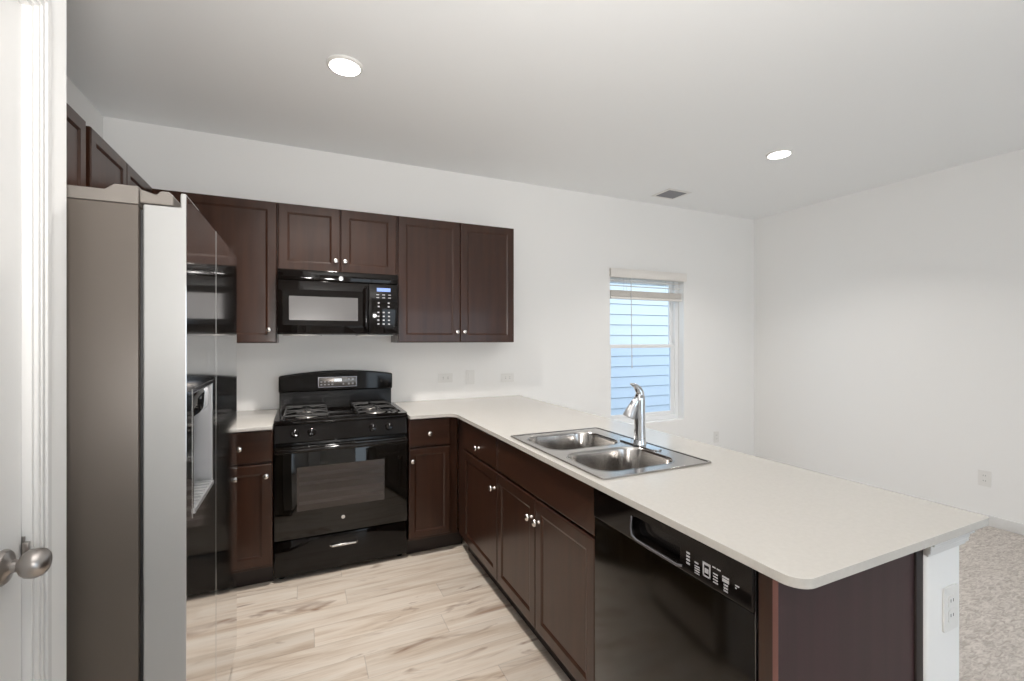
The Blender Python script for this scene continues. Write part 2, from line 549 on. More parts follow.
# half wall behind the peninsula
b = MB()
b.prism(rrect(PXA, PXB, 0.622, YW - 0.001, (0.016, 0.016, 0, 0)), [], 0.0, 0.890, 'XY')
struct(b.build('wall_peninsula', M['wall']), 'white half wall carrying the peninsula counter, its end toward the camera', 'half wall')
b = MB()
def cap(e, z0, z1):
    b.prism(rect(PXA + 0.012 if e > 0.0125 else PXA + 0.001, PXB + e, 0.622 - e, YW - 0.003), [rect(PXA + 0.0125, PXB, 0.622, YW - 0.0035)], z0, z1, 'XY')
for e, z0, z1 in ((0.006, 0.838, 0.846), (0.011, 0.846, 0.856), (0.012, 0.856, 0.870), (0.020, 0.870, 0.892)):
    b.box(PXA - 0.0015 - e * 0.4, PXB + e, 0.6215 - e, 0.6215, z0, z1); b.box(PXA + 0.0005, PXA + 0.02, 0.6215, 0.645, z0, z1)
    b.box(PXB + 0.0005, PXB + e, 0.6215, YW - 0.003, z0, z1)
struct(b.build('trim_3', M['trim'], bevel=0.0015), 'white moulding under the counter edge on the half wall', 'trim')

# baseboards
def baseboard(name, pts_box, lab):
    b = MB()
    x0, x1, y0, y1 = pts_box
    b.box(x0, x1, y0, y1, 0.006, 0.084, 0.002)
    return struct(b.build(name, M['trim']), lab, 'baseboard')
baseboard('baseboard_right', (XR - 0.014, XR - 0.0005, YB + 0.02, YW - 0.016), 'white baseboard along the right wall')
baseboard('baseboard_back', (PXB + 0.002, XR - 0.001, YW - 0.014, YW - 0.0005), 'white baseboard under the window wall')

# window
WX0, WX1, WZ0, WZ1 = WIN
W = bpy.data.objects.new('window_1', None)
COL.objects.link(W)
struct(W, 'white single-hung window looking onto lap siding', 'window')
W.location = (WX0, YW, WZ0)
ww, wh = WX1 - WX0, WZ1 - WZ0
b = MB(); b.prism(rect(0.001, ww - 0.001, 0.001, wh - 0.001), [rect(0.042, ww - 0.05, 0.045, wh - 0.045)], 0.075, 0.135, 'XZ')
b.build('window_frame', M['vinyl'], W, bevel=0.003)
zm = 1.326 - WZ0
b = MB(); b.prism(rect(0.043, ww - 0.051, 0.046, zm + 0.018), [rect(0.075, ww - 0.098, 0.085, zm - 0.018)], 0.082, 0.104, 'XZ')
lo = b.build('lower_sash', M['vinyl'], W, bevel=0.002)
b = MB(); b.box(0.074, ww - 0.097, 0.092, 0.095, 0.084, zm - 0.017); b.build('pane', M['screen_pane'], lo)
b = MB(); b.prism(rect(0.043, ww - 0.051, zm - 0.015, wh - 0.046), [rect(0.070, ww - 0.092, zm + 0.018, wh - 0.08)], 0.106, 0.128, 'XZ')
up = b.build('upper_sash', M['vinyl'], W, bevel=0.002)
b = MB(); b.box(0.069, ww - 0.091, 0.116, 0.119, zm + 0.017, wh - 0.079); b.build('pane', M['pane'], up)
b = MB(); b.box(ww * 0.5 - 0.03, ww * 0.5 + 0.03, 0.076, 0.083, zm + 0.004, zm + 0.016, 0.002); b.build('sash_lock', M['vinyl'], lo)

# neighbouring house wall outside
b = MB()
SY, EXP = 6.10, 0.172
prof = []
for k in range(26):
    z = -0.6 + k * EXP
    prof += [(SY - 0.030, z), (SY - 0.012, z + EXP - 0.009), (SY + 0.02, z + EXP - 0.009), (SY + 0.02, z + EXP - 0.001)]
x0, x1 = 0.5, 10.0
loops = [[(x, y, z) for (y, z) in prof + [(SY + 0.1, prof[-1][1]), (SY + 0.1, prof[0][1])]] for x in (x0, x1)]
b.rings(loops)
tag(b.build('neighbor_house_wall', M['siding'], smooth=False), 'neighbouring house wall of white lap siding seen through the window', 'house')

b = MB(); b.box(0.5, 10.0, YW + 0.16, SY - 0.04, -0.62, -0.60)
struct(b.build('ground', M['yard'], smooth=False), 'side yard ground between the two houses', 'ground')

# ------------------------------------------------------------------ blinds
bl = thing('window_blind', 'cream faux-wood blind pulled most of the way up in the window', 'blind', (WX0, YW, WZ1))
b = MB()
bx0, bx1 = -0.012, ww + 0.006
b.prism([(-0.030, -0.05), (-0.024, -0.052), (-0.018, 0.028), (-0.032, 0.032), (-0.036, 0.02), (-0.036, -0.04)], [], bx0, bx1, 'YZ')
for xx in (bx0, bx1 - 0.012):
    b.box(xx, xx + 0.012, -0.030, -0.002, -0.046, 0.03, 0.002)
b.build('valance', M['blind'], bl)
b = MB(); b.box(0.008, ww - 0.008, -0.002, 0.050, -0.045, -0.004, 0.002); b.build('headrail', M['blind'], bl)
b = MB()
zt = 1.868 - WZ1
for k in range(12):
    z = zt - k * 0.0048
    b.box(0.012, ww - 0.03, -0.002 + 0.001 * (k % 2), 0.049, z - 0.0032, z, 0.0008, 1)
b.build('slat_stack', M['blind'], bl)
b = MB()
for z, tilt in ((-0.075, 0.0), (-0.125, 0.0)):
    b.box(0.012, ww - 0.03, -0.002, 0.049, z - 0.0032, z, 0.0008, 1)
b.build('slat', M['blind'], bl)
b = MB(); b.box(0.012, ww - 0.03, -0.004, 0.050, zt - 0.082, zt - 0.060, 0.004); b.build('bottom_rail', M['blind'], bl)
for xx in (0.20, ww - 0.20):
    b = MB(); b.tube([(xx, 0.0, -0.045), (xx, 0.0, zt - 0.06)], 0.0016, 6); b.tube([(xx, 0.047, -0.045), (xx, 0.047, zt - 0.06)], 0.0016, 6)
    b.build('ladder_cord', M['cord'], bl)
b = MB(); b.tube([(0.242, -0.012, -0.05), (0.246, -0.014, -0.5), (0.252, -0.014, -0.93)], 0.0042, 8); b.build('tilt_wand', M['cord'], bl)

# ------------------------------------------------------------------ cabinet pieces
TD = 0.020     # door thickness

def shaker(x0, x1, z0, z1, name, parent, stile=0.055, y=0.0, m='wood'):
    b = MB()
    t = TD
    def lp(i, d):
        return [(x0 + i, y - d, z0 + i), (x1 - i, y - d, z0 + i), (x1 - i, y - d, z1 - i), (x0 + i, y - d, z1 - i)]
    b.rings([lp(0, 0.0005), lp(0, t - 0.006), lp(0.0008, t - 0.003), lp(0.0025, t - 0.0008), lp(0.006, t), lp(stile, t), lp(stile + 0.010, t - 0.0045), lp(stile + 0.012, t - 0.0065)])
    return b.build(name, M[m], parent, smooth=False)

def slab_front(x0, x1, z0, z1, name, parent, y=0.0, m='wood_h'):
    b = MB()
    t = TD
    def lp(i, d):
        return [(x0 + i, y - d, z0 + i), (x1 - i, y - d, z0 + i), (x1 - i, y - d, z1 - i), (x0 + i, y - d, z1 - i)]
    b.rings([lp(0, 0.0005), lp(0, t - 0.004), lp(0.002, t - 0.001), lp(0.005, t)])
    return b.build(name, M[m], parent, smooth=False)

def knob(x, z, parent, y=-TD):
    b = MB()
    b.lathe([(0.0, 0.0), (0.0085, 0.0), (0.0075, 0.003), (0.0055, 0.007), (0.0055, 0.013), (0.010, 0.016), (0.0150, 0.020), (0.0158, 0.024), (0.0135, 0.0285), (0.007, 0.031), (0.0, 0.0315)],
            Matrix.Translation((x, y, z)) @ MX_FRONT, 20)
    return b.build('knob', M['nickel'], parent)

def carcass(parent, w, d, z0, z1, open_top=False, name='carcass', x0=0.0):
    b = MB()
    if open_top:
        b.box(x0, x0 + 0.018, 0, d, z0, z1); b.box(w - 0.010, w, 0, d, z0, z1)
        b.box(x0 + 0.018, w - 0.010, 0.0, d, z0, z0 + 0.018)
        b.box(x0 + 0.018, w - 0.010, d - 0.012, d, z0 + 0.018, z1)
        b.box(x0 + 0.018, w - 0.010, 0, 0.018, z1 - 0.19, z1)
        b.box(x0 + 0.018, w - 0.010, 0, 0.018, z0 + 0.018, z0 + 0.03)
        b.box((x0 + w) / 2 - 0.03, (x0 + w) / 2 + 0.03, 0, 0.018, z0 + 0.03, z1 - 0.19)
    else:
        b.box(x0, w, 0, d, z0, z1, 0.001, 1)
    return b.build(name, M['wood'], parent, smooth=False)

def toe(parent, x0, x1, rec=0.05):
    b = MB()
    b.box(x0, x1, rec, rec + 0.018, 0.001, 0.103)
    return b.build('toe_kick', M['toe'], parent)

G = 0.0018
# ---- uppers: local frame x right, y into the wall, z up; the carcass face is y = 0
YUF = YW - 0.246           # carcass face; door front is 0.020 nearer
UD = YW - YUF - 0.003
UT, UB, UM = 2.280, 1.372, 1.845
XS, XE = -0.152, 0.610
# cabinet left of the microwave (its own left part disappears behind the refrigerator)
c = thing('upper_cabinet', 'tall single-door dark wood wall cabinet between refrigerator and microwave', 'wall cabinet', (-0.815, YUF, UB))
wq = XS - 0.001 + 0.815
carcass(c, wq, UD, 0, UT - UB, x0=0.002)
d = shaker(0.075, wq - G, 0.003, UT - UB - 0.004, 'door', c, 0.050)
knob(wq - 0.045, 0.085, d)
# above the microwave
c = thing('upper_cabinet', 'short two-door dark wood wall cabinet directly above the microwave', 'wall cabinet', (XS, YUF, UM))
wq = XE - XS - 0.001
carcass(c, wq, UD, 0, UT - UM)
d = shaker(G + 0.004, 0.382 - G, 0.003, UT - UM - 0.004, 'door', c, 0.054); knob(0.351, 0.075, d)
d = shaker(0.382 + G, wq - G - 0.006, 0.003, UT - UM - 0.004, 'door', c, 0.054); knob(0.411, 0.075, d)
# right of the microwave
c = thing('upper_cabinet', 'tall two-door dark wood wall cabinet right of the microwave', 'wall cabinet', (XE, YUF, UB))
wq = 1.531 - XE
carcass(c, wq, UD, 0, UT - UB)
mid = 1.079 - XE
d = shaker(G + 0.006, mid - G, 0.003, UT - UB - 0.004, 'door', c, 0.054); knob(mid - 0.028, 0.080, d)
d = shaker(mid + G, wq - 0.006, 0.003, UT - UB - 0.004, 'door', c, 0.054); knob(mid + 0.029, 0.080, d)
# left wall: over the refrigerator and on into the corner
XUF = -0.815
LD = XUF - XL - 0.003
c = thing('upper_cabinet', 'two-door dark wood cabinet high on the left wall over the refrigerator', 'wall cabinet', (XUF, 1.46, UM - 0.03), 90)
wq = 2.405 - 1.46
carcass(c, wq, LD, 0, UT - UM + 0.03)
shaker(G, wq / 2 - G, 0.003, UT - UM + 0.026, 'door', c, 0.05); shaker(wq / 2 + G, wq - 0.018, 0.003, UT - UM + 0.026, 'door', c, 0.05)
c = thing('upper_cabinet', 'two-door dark wood cabinet on the left wall reaching into the corner behind the refrigerator', 'wall cabinet', (XUF, 2.408, UB), 90)
wq = YW - 0.004 - 2.408
carcass(c, wq, LD, 0, UT - UB)
shaker(0.027, 0.447 - G, 0.003, UT - UB - 0.004, 'door', c, 0.05); shaker(0.447 + G, 0.868, 0.003, UT - UB - 0.004, 'door', c, 0.05)

# ---- base cabinets on the back wall
YBF = 2.920
BD = YW - YBF - 0.003
ZB, ZT = 0.105, 0.892
ZS = 0.702
c = thing('base_cabinet', 'narrow dark wood base cabinet between refrigerator and range', 'base cabinet', (XL + 0.004, YBF, 0))
xo = XL + 0.004
wq = XS - 0.004 - xo
carcass(c, wq, BD, ZB, ZT); toe(c, 0, wq)
d = slab_front(-0.462 - xo, wq - 0.003, ZS + 0.006, ZT - 0.012, 'drawer', c); knob(-0.318 - xo, 0.795, d)
d = shaker(-0.462 - xo, wq - 0.003, ZB + 0.02, ZS - 0.007, 'door', c, 0.05); knob(-0.188 - xo, 0.632, d)
c = thing('base_cabinet', 'narrow dark wood base cabinet in the corner right of the range', 'base cabinet', (XE + 0.002, YBF, 0))
xo = XE + 0.002
wq = 0.9395 - xo
carcass(c, wq, BD, ZB, ZT); toe(c, 0, wq + 0.05)
d = slab_front(0.0, 0.883 - xo, ZS + 0.006, ZT - 0.012, 'drawer', c); knob(0.742 - xo, 0.790, d)
d = shaker(0.0, 0.883 - xo, ZB + 0.02, ZS - 0.007, 'door', c, 0.035); knob(0.633 - xo, 0.622, d)

# ---- peninsula units, fronts facing the kitchen: local x runs toward the camera, local y into the unit
XPF = 0.945
PD = PXA - XPF - 0.004
def peninsula(name, label, cat, y_far):
    return thing(name, label, cat, (XPF, y_far, 0), -90)
c = peninsula('base_cabinet', 'dark wood drawer and door base cabinet at the inner end of the peninsula', 'base cabinet', 2.918)
wq = 2.918 - 2.2055
carcass(c, wq, PD, ZB, ZT); toe(c, 0.06, wq)
d = slab_front(2.918 - 2.765, wq - G, ZS + 0.006, ZT - 0.012, 'drawer', c); knob(2.918 - 2.475, 0.768, d)
d = shaker(2.918 - 2.765, wq - G, ZB + 0.018, ZS - 0.007, 'door', c, 0.05); knob(wq - 0.034, 0.607, d)
c = peninsula('base_cabinet', 'wide two-door dark wood sink base cabinet under the steel sink', 'base cabinet', 2.2045)
wq = 2.2045 - 1.3235
carcass(c, wq, PD, ZB, ZT, open_top=True); toe(c, 0, wq)
slab_front(G, wq - G, ZS + 0.006, ZT - 0.012, 'false_drawer_front', c)
mid = 2.2045 - 1.774
d = shaker(G, mid - G, ZB + 0.018, ZS - 0.007, 'door', c, 0.05); knob(mid - 0.032, 0.607, d)
d = shaker(mid + G, wq - G, ZB + 0.018, ZS - 0.007, 'door', c, 0.05); knob(mid + 0.036, 0.607, d)

# end panel with its lighter edge, filler strip, dark scribe by the half wall
c = thing('end_panel', 'dark veneer panel tinted with reddish light, closing the near end of the peninsula', 'end panel', (0.902, 0.633, 0))
b = MB(); b.box(0.0015, 0.525, 0, 0.012, 0.002, 0.8905); b.build('panel', M['wood_panel'], c)
b = MB(); b.box(0.0, 0.0014, 0, 0.012, 0.002, 0.8905); o = b.build('edge_band', M['wood_edge'], c); o['label'] = 'paler rosy edge band'
b = MB(); b.box(0.526, PXA - 0.902 - 0.002, -0.006, 0.018, 0.002, 0.8905, 0.002); b.build('scribe_strip', M['toe'], c)
c = thing('filler_strip', 'dark wood filler strip between dishwasher and end panel', 'filler strip', (0.927, 0.652, 0))
b = MB(); b.box(0, 0.018, 0, 0.045, ZB, 0.8905, 0.001, 1); b.box(0.02, 0.5, 0.0, 0.018, 0.002, 0.8905); b.build('filler_board', M['wood'], c)
b = MB(); b.box(0.045, 0.06, 0, 0.045, 0.002, ZB - 0.001); b.build('toe_kick', M['toe'], c)

# ------------------------------------------------------------------ worktops
CT0, CT1 = 0.8925, 0.9140
SX0, SX1, SY0, SY1 = 0.930, 1.450, 1.284, 2.054       # sink rim
b = MB()
XF, YF = 0.899, 2.863
outer = [(XE + 0.001, YW - 0.001), (XE + 0.001, YF)]
outer += [(XF - 0.075, YF)]
for k in range(1, 6):                                    # softened inside corner
    a = math.radians(90 - 90 * k / 6)
    outer.append((XF - 0.075 + 0.075 * math.cos(a), YF - 0.075 + 0.075 * math.sin(a)))
outer += [(XF, YF - 0.075)]
YN, XO = 0.582, 1.698
for k in range(0, 9):
    a = math.radians(180 + 90 * k / 8)
    outer.append((XF + 0.045 + 0.045 * math.cos(a), YN + 0.045 + 0.045 * math.sin(a)))
for k in range(0, 5):
    a = math.radians(270 + 90 * k / 4)
    outer.append((XO - 0.012 + 0.012 * math.cos(a), YN + 0.012 + 0.012 * math.sin(a)))
outer += [(XO, YW - 0.001)]
b.prism(outer, [rrect(SX0 + 0.014, SX1 - 0.014, SY0 + 0.014, SY1 - 0.014, 0.03, 4)], CT0, CT1, 'XY')
tag(b.build('countertop', M['quartz'], bevel=0.003), 'off-white quartz countertop running from range corner along the whole peninsula', 'countertop')
b = MB(); b.box(XL + 0.002, XS - 0.003, 2.863, YW - 0.001, CT0, CT1, 0.003)
tag(b.build('countertop', M['quartz']), 'small off-white quartz countertop piece between refrigerator and range', 'countertop')

# ------------------------------------------------------------------ sink
S = thing('kitchen_sink', 'double-bowl stainless steel drop-in sink in the peninsula counter', 'sink', (0, 0, CT1))
bowls = ((0.970, 1.352, 1.690, 2.002), (0.970, 1.352, 1.342, 1.640))
RB = 0.085
holes = [rrect(*q, RB, 8) for q in bowls]
b = MB()
b.prism(rrect(SX0, SX1, SY0, SY1, 0.012, 4), holes, 0.0006, 0.0045, 'XY')
# pressed ridge round the rim
b.prism(rrect(SX0 + 0.001, SX1 - 0.001, SY0 + 0.001, SY1 - 0.001, 0.012, 4), [rrect(SX0 + 0.009, SX1 - 0.009, SY0 + 0.009, SY1 - 0.009, 0.012, 4)], 0.0044, 0.0072, 'XY')
b.build('rim', M['steel'], S, bevel=0.0012)
for (u0, u1, v0, v1) in bowls:
    b = MB()
    loops = []
    for ins, z, rr in ((-0.004, 0.0052, RB), (0.0, 0.0050, RB), (0.003, 0.001, RB), (0.005, -0.008, RB), (0.014, -0.11, 0.08), (0.020, -0.145, 0.075), (0.032, -0.165, 0.065), (0.055, -0.174, 0.05), (0.10, -0.177, 0.04)):
        loops.append([(p, q, z) for p, q in rrect(u0 + ins, u1 - ins, v0 + ins, v1 - ins, rr, 8)])
    b.rings(loops, cap0=False)
    bo = b.build('bowl', M['steel'], S)
    b = MB()
    b.lathe([(0.0, 0.0), (0.044, 0.0), (0.046, 0.003), (0.036, 0.0035), (0.030, 0.001), (0.0, 0.001)], Matrix.Translation(((u0 + u1) / 2, (v0 + v1) / 2, -0.1768)), 24)
    b.build('drain', M['chrome'], bo)

# faucet
FX, FY = 1.385, 1.632
fz = CT1 + 0.0050
Fc = thing('faucet', 'chrome single-lever pull-out faucet standing on the sink ledge', 'faucet', (FX, FY, fz), 0)
b = MB()
b.lathe([(0.0, 0.0), (0.031, 0.0), (0.031, 0.006), (0.0285, 0.012), (0.0265, 0.03), (0.0245, 0.08), (0.0235, 0.14), (0.0235, 0.185), (0.0235, 0.205), (0.0215, 0.222), (0.016, 0.234), (0.0, 0.237)], Matrix.Identity(4), 28)
b.build('column', M['chrome'], Fc)
b = MB()
b.prism(rrect(-0.029, 0.029, -0.125, 0.125, 0.029, 8), [], 0.0002, 0.006, 'XY')
b.build('deck_plate', M['chrome'], Fc, bevel=0.002)
dirv = Vector((-0.86, 0.20, 0)).normalized()
def fp(r, z):
    return (dirv.x * r, dirv.y * r, z)
b = MB(); b.tube([fp(-0.002, 0.218), fp(0.012, 0.206), fp(0.024, 0.190), fp(0.031, 0.177)], [0.016, 0.0165, 0.018, 0.0195], 18)
b.build('spout', M['chrome'], Fc)
b = MB(); b.tube([fp(0.0313, 0.1765), fp(0.042, 0.155), fp(0.052, 0.133), fp(0.055, 0.127)], [0.0198, 0.0235, 0.0275, 0.026], 18)
b.build('spray_head', M['silver_plastic'], Fc)
b = MB(); b.tube([fp(-0.002, 0.222), fp(0.0, 0.238), fp(0.008, 0.254), fp(0.022, 0.268), fp(0.040, 0.276), fp(0.047, 0.276)], [0.019, 0.0185, 0.016, 0.011, 0.006, 0.003], 14)
b.build('lever', M['chrome'], Fc)

# ------------------------------------------------------------------ refrigerator, door faces toward +X
FXN = -0.258
FY0, FYM, FY1 = 1.338, 1.753, 2.268
R = thing('refrigerator', 'stainless side-by-side refrigerator with grey case against the left wall', 'refrigerator', (FXN, FY0, 0))
cx1 = -0.351 - FXN
cx0 = XL + 0.03 - FXN
fw = FY1 - FY0
b = MB(); b.box(cx0, cx1, 0.0, fw, 0.03, 1.714, 0.004); b.box(cx0 + 0.02, cx1 - 0.05, 0.03, fw - 0.03, 0.0, 0.03)
b.build('case', M['fridge_case'], R)
b = MB()
b.prism([(cx0, 1.7145), (cx1, 1.7145), (cx1, 1.757), (cx1 - 0.045, 1.757), (cx1 - 0.062, 1.743), (cx0, 1.743)], [], -0.002, fw + 0.002, 'XZ')
b.build('top_cover', M['grey_plastic'], R, bevel=0.003)
b = MB(); b.box(cx1 + 0.0005, -0.0852, 0.012, fw - 0.012, 0.07, 1.705); b.build('door_gasket', M['dark_plastic'], R)
def fridge_door(name, y0, y1, hole=None):
    b = MB()
    T = 0.085
    b.prism([(-T, 0.085), (0.0, 0.085), (0.0, 1.752), (-0.0125, 1.752), (-0.0125, 1.717), (-T, 1.717)], [], y0, y1, 'XZ')
    o = b.build(name, M['fridge_edge'], R, smooth=False)
    if hole:                                   # cut the dispenser opening into the door itself
        (a0, c0), (a1, c1) = hole[0], hole[2]
        cb = MB(); cb.box(-0.074, 0.05, a0, a1, c0, c1)
        cut = cb.build('cutter', M['fridge_edge'], R, smooth=False)
        md = o.modifiers.new('cut', 'BOOLEAN'); md.object = cut; md.operation = 'DIFFERENCE'; md.solver = 'EXACT'
        me = bpy.data.meshes.new_from_object(o.evaluated_get(bpy.context.evaluated_depsgraph_get()))
        o.modifiers.remove(md); o.data = me
        bpy.data.objects.remove(cut)
    o.data.materials.append(M['fridge_front'])
    for p in o.data.polygons:
        if p.normal.x > 0.9 and p.center.x > -0.01:
            p.material_index = 1
    bv = o.modifiers.new('edges', 'BEVEL'); bv.width = 0.004; bv.segments = 3; bv.limit_method = 'ANGLE'; bv.angle_limit = math.radians(40)
    bv.harden_normals = False
    return o
hy0, hy1, hz0, hz1 = 1.412 - FY0, 1.690 - FY0, 0.945, 1.262
fz_ = fridge_door('freezer_door', 0.0, FYM - 0.004 - FY0, rect(hy0, hy1, hz0, hz1))
fridge_door('fresh_food_door', FYM + 0.004 - FY0, fw)
# ice and water dispenser recess
b = MB()
dp = -0.072
b.box(dp - 0.004, dp, hy0 + 0.001, hy1 - 0.001, hz0 + 0.001, hz1 - 0.001)
b.box(dp, -0.0015, hy0 + 0.001, hy0 + 0.004, hz0 + 0.001, hz1 - 0.001)
b.box(dp, -0.0015, hy1 - 0.004, hy1 - 0.001, hz0 + 0.001, hz1 - 0.001)
b.box(dp, -0.0015, hy0 + 0.004, hy1 - 0.004, hz1 - 0.006, hz1 - 0.001)
b.box(dp, 0.004, hy0 + 0.004, hy1 - 0.004, hz0 + 0.001, hz0 + 0.012)
dis = b.build('dispenser_recess', M['silver_plastic'], fz_)
b = MB()
b.prism(rect(hy0 - 0.008, hy1 + 0.008, hz0 - 0.008, hz1 + 0.008), [rect(hy0 + 0.002, hy1 - 0.002, hz0 + 0.002, hz1 - 0.002)], 0.0003, 0.0012, 'YZ')
b.build('bezel', M['fridge_front'], dis)
b = MB(); b.box(-0.068, -0.004, hy0 + 0.03, hy1 - 0.03, hz1 - 0.075, hz1 - 0.006, 0.012); b.build('chute', M['black_gloss'], dis)
b = MB(); b.box(-0.060, -0.052, hy0 + 0.07, hy1 - 0.07, hz0 + 0.10, hz1 - 0.078, 0.003); b.build('paddle', M['dark_plastic'], dis)
b = MB()
for k in range(9):
    yy = hy0 + 0.02 + k * (hy1 - hy0 - 0.04) / 8
    b.box(-0.065, 0.0, yy - 0.004, yy + 0.004, hz0 + 0.012, hz0 + 0.016)
b.build('drip_grille', M['silver_plastic'], dis)
for yy, s in ((0.0, 1), (fw, -1)):
    b = MB()
    y_a, y_b = (yy + 0.001, yy + 0.075) if s > 0 else (yy - 0.075, yy - 0.001)
    b.prism([(cx1 + 0.0006, 1.7195), (-0.026, 1.7195), (-0.026, 1.744), (-0.036, 1.752), (-0.052, 1.752), (-0.060, 1.742), (cx1 + 0.0006, 1.752)], [], y_a, y_b, 'XZ')
    b.build('hinge_cover', M['grey_plastic'], R, bevel=0.004)
b = MB(); b.box(cx1 + 0.001, -0.02, 0.01, fw - 0.01, 0.012, 0.078, 0.003); b.build('base_grille', M['dark_plastic'], R)

# ------------------------------------------------------------------ gas range
RX0, RX1 = XS + 0.0, XE - 0.004
rw = RX1 - RX0
RYF = 2.925
K = thing('gas_range', 'freestanding black gas range between the two base cabinets', 'stove', (RX0, RYF, 0))
ryb = YW - 0.02 - RYF
b = MB(); b.box(0.0, rw, 0.02, ryb, 0.03, 0.899, 0.003)
for xx in (0.04, rw - 0.04):
    for yy in (0.06, ryb - 0.05):
        b.lathe([(0.0, 0.001), (0.018, 0.001), (0.018, 0.008), (0.009, 0.01), (0.009, 0.032), (0.0, 0.032)], Matrix.Translation((xx, yy, 0)), 14)
b.build('body', M['black_satin'], K)
# storage drawer
b = MB(); b.box(0.004, rw - 0.004, -0.004, 0.019, 0.030, 0.232, 0.005); dr = b.build('drawer', M['black_gloss'], K)
b = MB()
hx0, hx1, hz = 0.302, 0.452, 0.172
b.box(hx0 - 0.004, hx1 + 0.004, -0.0052, -0.0042, hz - 0.022, hz + 0.026); b.build('handle_recess', M['black_satin'], dr)
b = MB()
b.tube([(hx0, -0.005, hz - 0.006), (hx0 + 0.008, -0.017, hz - 0.006), (hx1 - 0.008, -0.017, hz - 0.006), (hx1, -0.005, hz - 0.006)], 0.0075, 10)
b.build('handle', M['nickel'], dr)
# oven door
b = MB(); b.box(0.003, rw - 0.003, -0.022, 0.019, 0.246, 0.778, 0.006); od = b.build('oven_door', M['black_glass'], K)
b = MB(); b.box(0.120, 0.612, -0.0232, -0.0221, 0.402, 0.655); wv = b.build('door_window', M['oven_window'], od)
b = MB()
for z in (0.447, 0.50, 0.56, 0.608):
    b.box(0.13, 0.602, -0.0238, -0.0233, z - 0.010, z + 0.010)
b.build('rack_glimpse', M['oven_rack'], wv)
b = MB()
b.tube([(0.012, -0.022, 0.760), (0.014, -0.058, 0.762), (0.05, -0.066, 0.763), (rw / 2, -0.070, 0.763), (rw - 0.05, -0.066, 0.763), (rw - 0.014, -0.058, 0.762), (rw - 0.012, -0.022, 0.760)], [0.011, 0.012, 0.0135, 0.0135, 0.0135, 0.012, 0.011], 14)
b.build('door_handle', M['black_gloss'], od)
b = MB(); b.lathe([(0.0, 0.0), (0.011, 0.0), (0.011, 0.0015), (0.0, 0.002)], Matrix.Translation((0.371, -0.0222, 0.333)) @ MX_FRONT, 24); b.build('round_badge', M['badge'], od)
# slanted control panel with four knobs
b = MB()
b.prism([(0.0, 0.792), (0.0, 0.792), (-0.018, 0.800), (0.004, 0.902), (0.06, 0.902), (0.06, 0.792)][1:], [], 0.002, rw - 0.002, 'YZ')
cpn = b.build('control_panel', M['black_gloss'], K, bevel=0.004)
tilt = Matrix.Rotation(math.radians(90 - 12), 4, 'X')
for xx in (0.108, 0.198, 0.543, 0.640):
    b = MB()
    mt = Matrix.Translation((xx, -0.0075, 0.850)) @ tilt
    b.lathe([(0.0, 0.0), (0.0235, 0.0), (0.0235, 0.003), (0.020, 0.005), (0.0195, 0.020), (0.017, 0.024), (0.0, 0.025)], mt, 24)
    b.box(-0.004, 0.004, -0.0195, 0.0195, 0.018, 0.032, 0.002, mtx=mt)
    kb = b.build('knob', M['black_gloss'], cpn)
    b = MB()
    b.box(-0.0012, 0.0012, 0.006, 0.0185, 0.0321, 0.0328, mtx=mt)
    b.build('marking', M['legend'], kb)
# cooktop pan with raised rim
b = MB()
b.box(-0.002, rw + 0.002, -0.006, ryb - 0.085, 0.902, 0.918, 0.006)
b.prism(rrect(-0.001, rw + 0.001, -0.005, ryb - 0.086, 0.02), [rrect(0.028, rw - 0.028, 0.040, ryb - 0.10, 0.03)], 0.9175, 0.929, 'XY')
ck = b.build('cooktop', M['black_gloss'], K, bevel=0.003)
gy0, gy1 = 0.062, ryb - 0.115
for gx0, gx1 in ((0.052, 0.292), (rw - 0.292, rw - 0.052)):
    gm = (gx0 + gx1) / 2
    cyk = (gy0 + (gy1 - gy0) * 0.25, gy0 + (gy1 - gy0) * 0.75)
    for yk in cyk:
        b = MB()
        b.lathe([(0.0, 0.9182), (0.062, 0.9182), (0.060, 0.9205), (0.040, 0.922), (0.038, 0.930), (0.0, 0.930)], Matrix.Translation((gm, yk, 0)), 24)
        bu = b.build('burner', M['burner'], ck)
        b = MB()
        b.lathe([(0.0, 0.9305), (0.034, 0.9305), (0.036, 0.934), (0.030, 0.938), (0.0, 0.939)], Matrix.Translation((gm, yk, 0)), 24)
        b.build('burner_cap', M['iron'], bu)
    b = MB()
    zt_, hh = 0.950, 0.006
    ym = (gy0 + gy1) / 2
    def bar(p, q, r=0.0055):
        b.tube([p, q], r, 8)
    for yy in (gy0, ym, gy1):
        bar((gx0, yy, zt_ - 0.008), (gx1, yy, zt_ - 0.008))
    for xx in (gx0, gx1):
        bar((xx, gy0, zt_ - 0.008), (xx, gy1, zt_ - 0.008))
    for xx in (gx0, gx1):
        for yy in (gy0, ym, gy1):
            bar((xx, yy, 0.9188), (xx, yy, zt_ - 0.006), 0.006)
    for yk in cyk:
        for dx, dy in ((1, 0), (-1, 0), (0, 1), (0, -1)):
            ex, ey = gm + dx * (gx1 - gx0) / 2, yk + dy * (gy1 - gy0) / 4
            b.tube([(ex, ey, zt_ - 0.008), (gm + dx * 0.07, yk + dy * 0.07, zt_), (gm + dx * 0.022, yk + dy * 0.022, zt_)], 0.0055, 8)
    b.build('grate', M['iron'], ck)
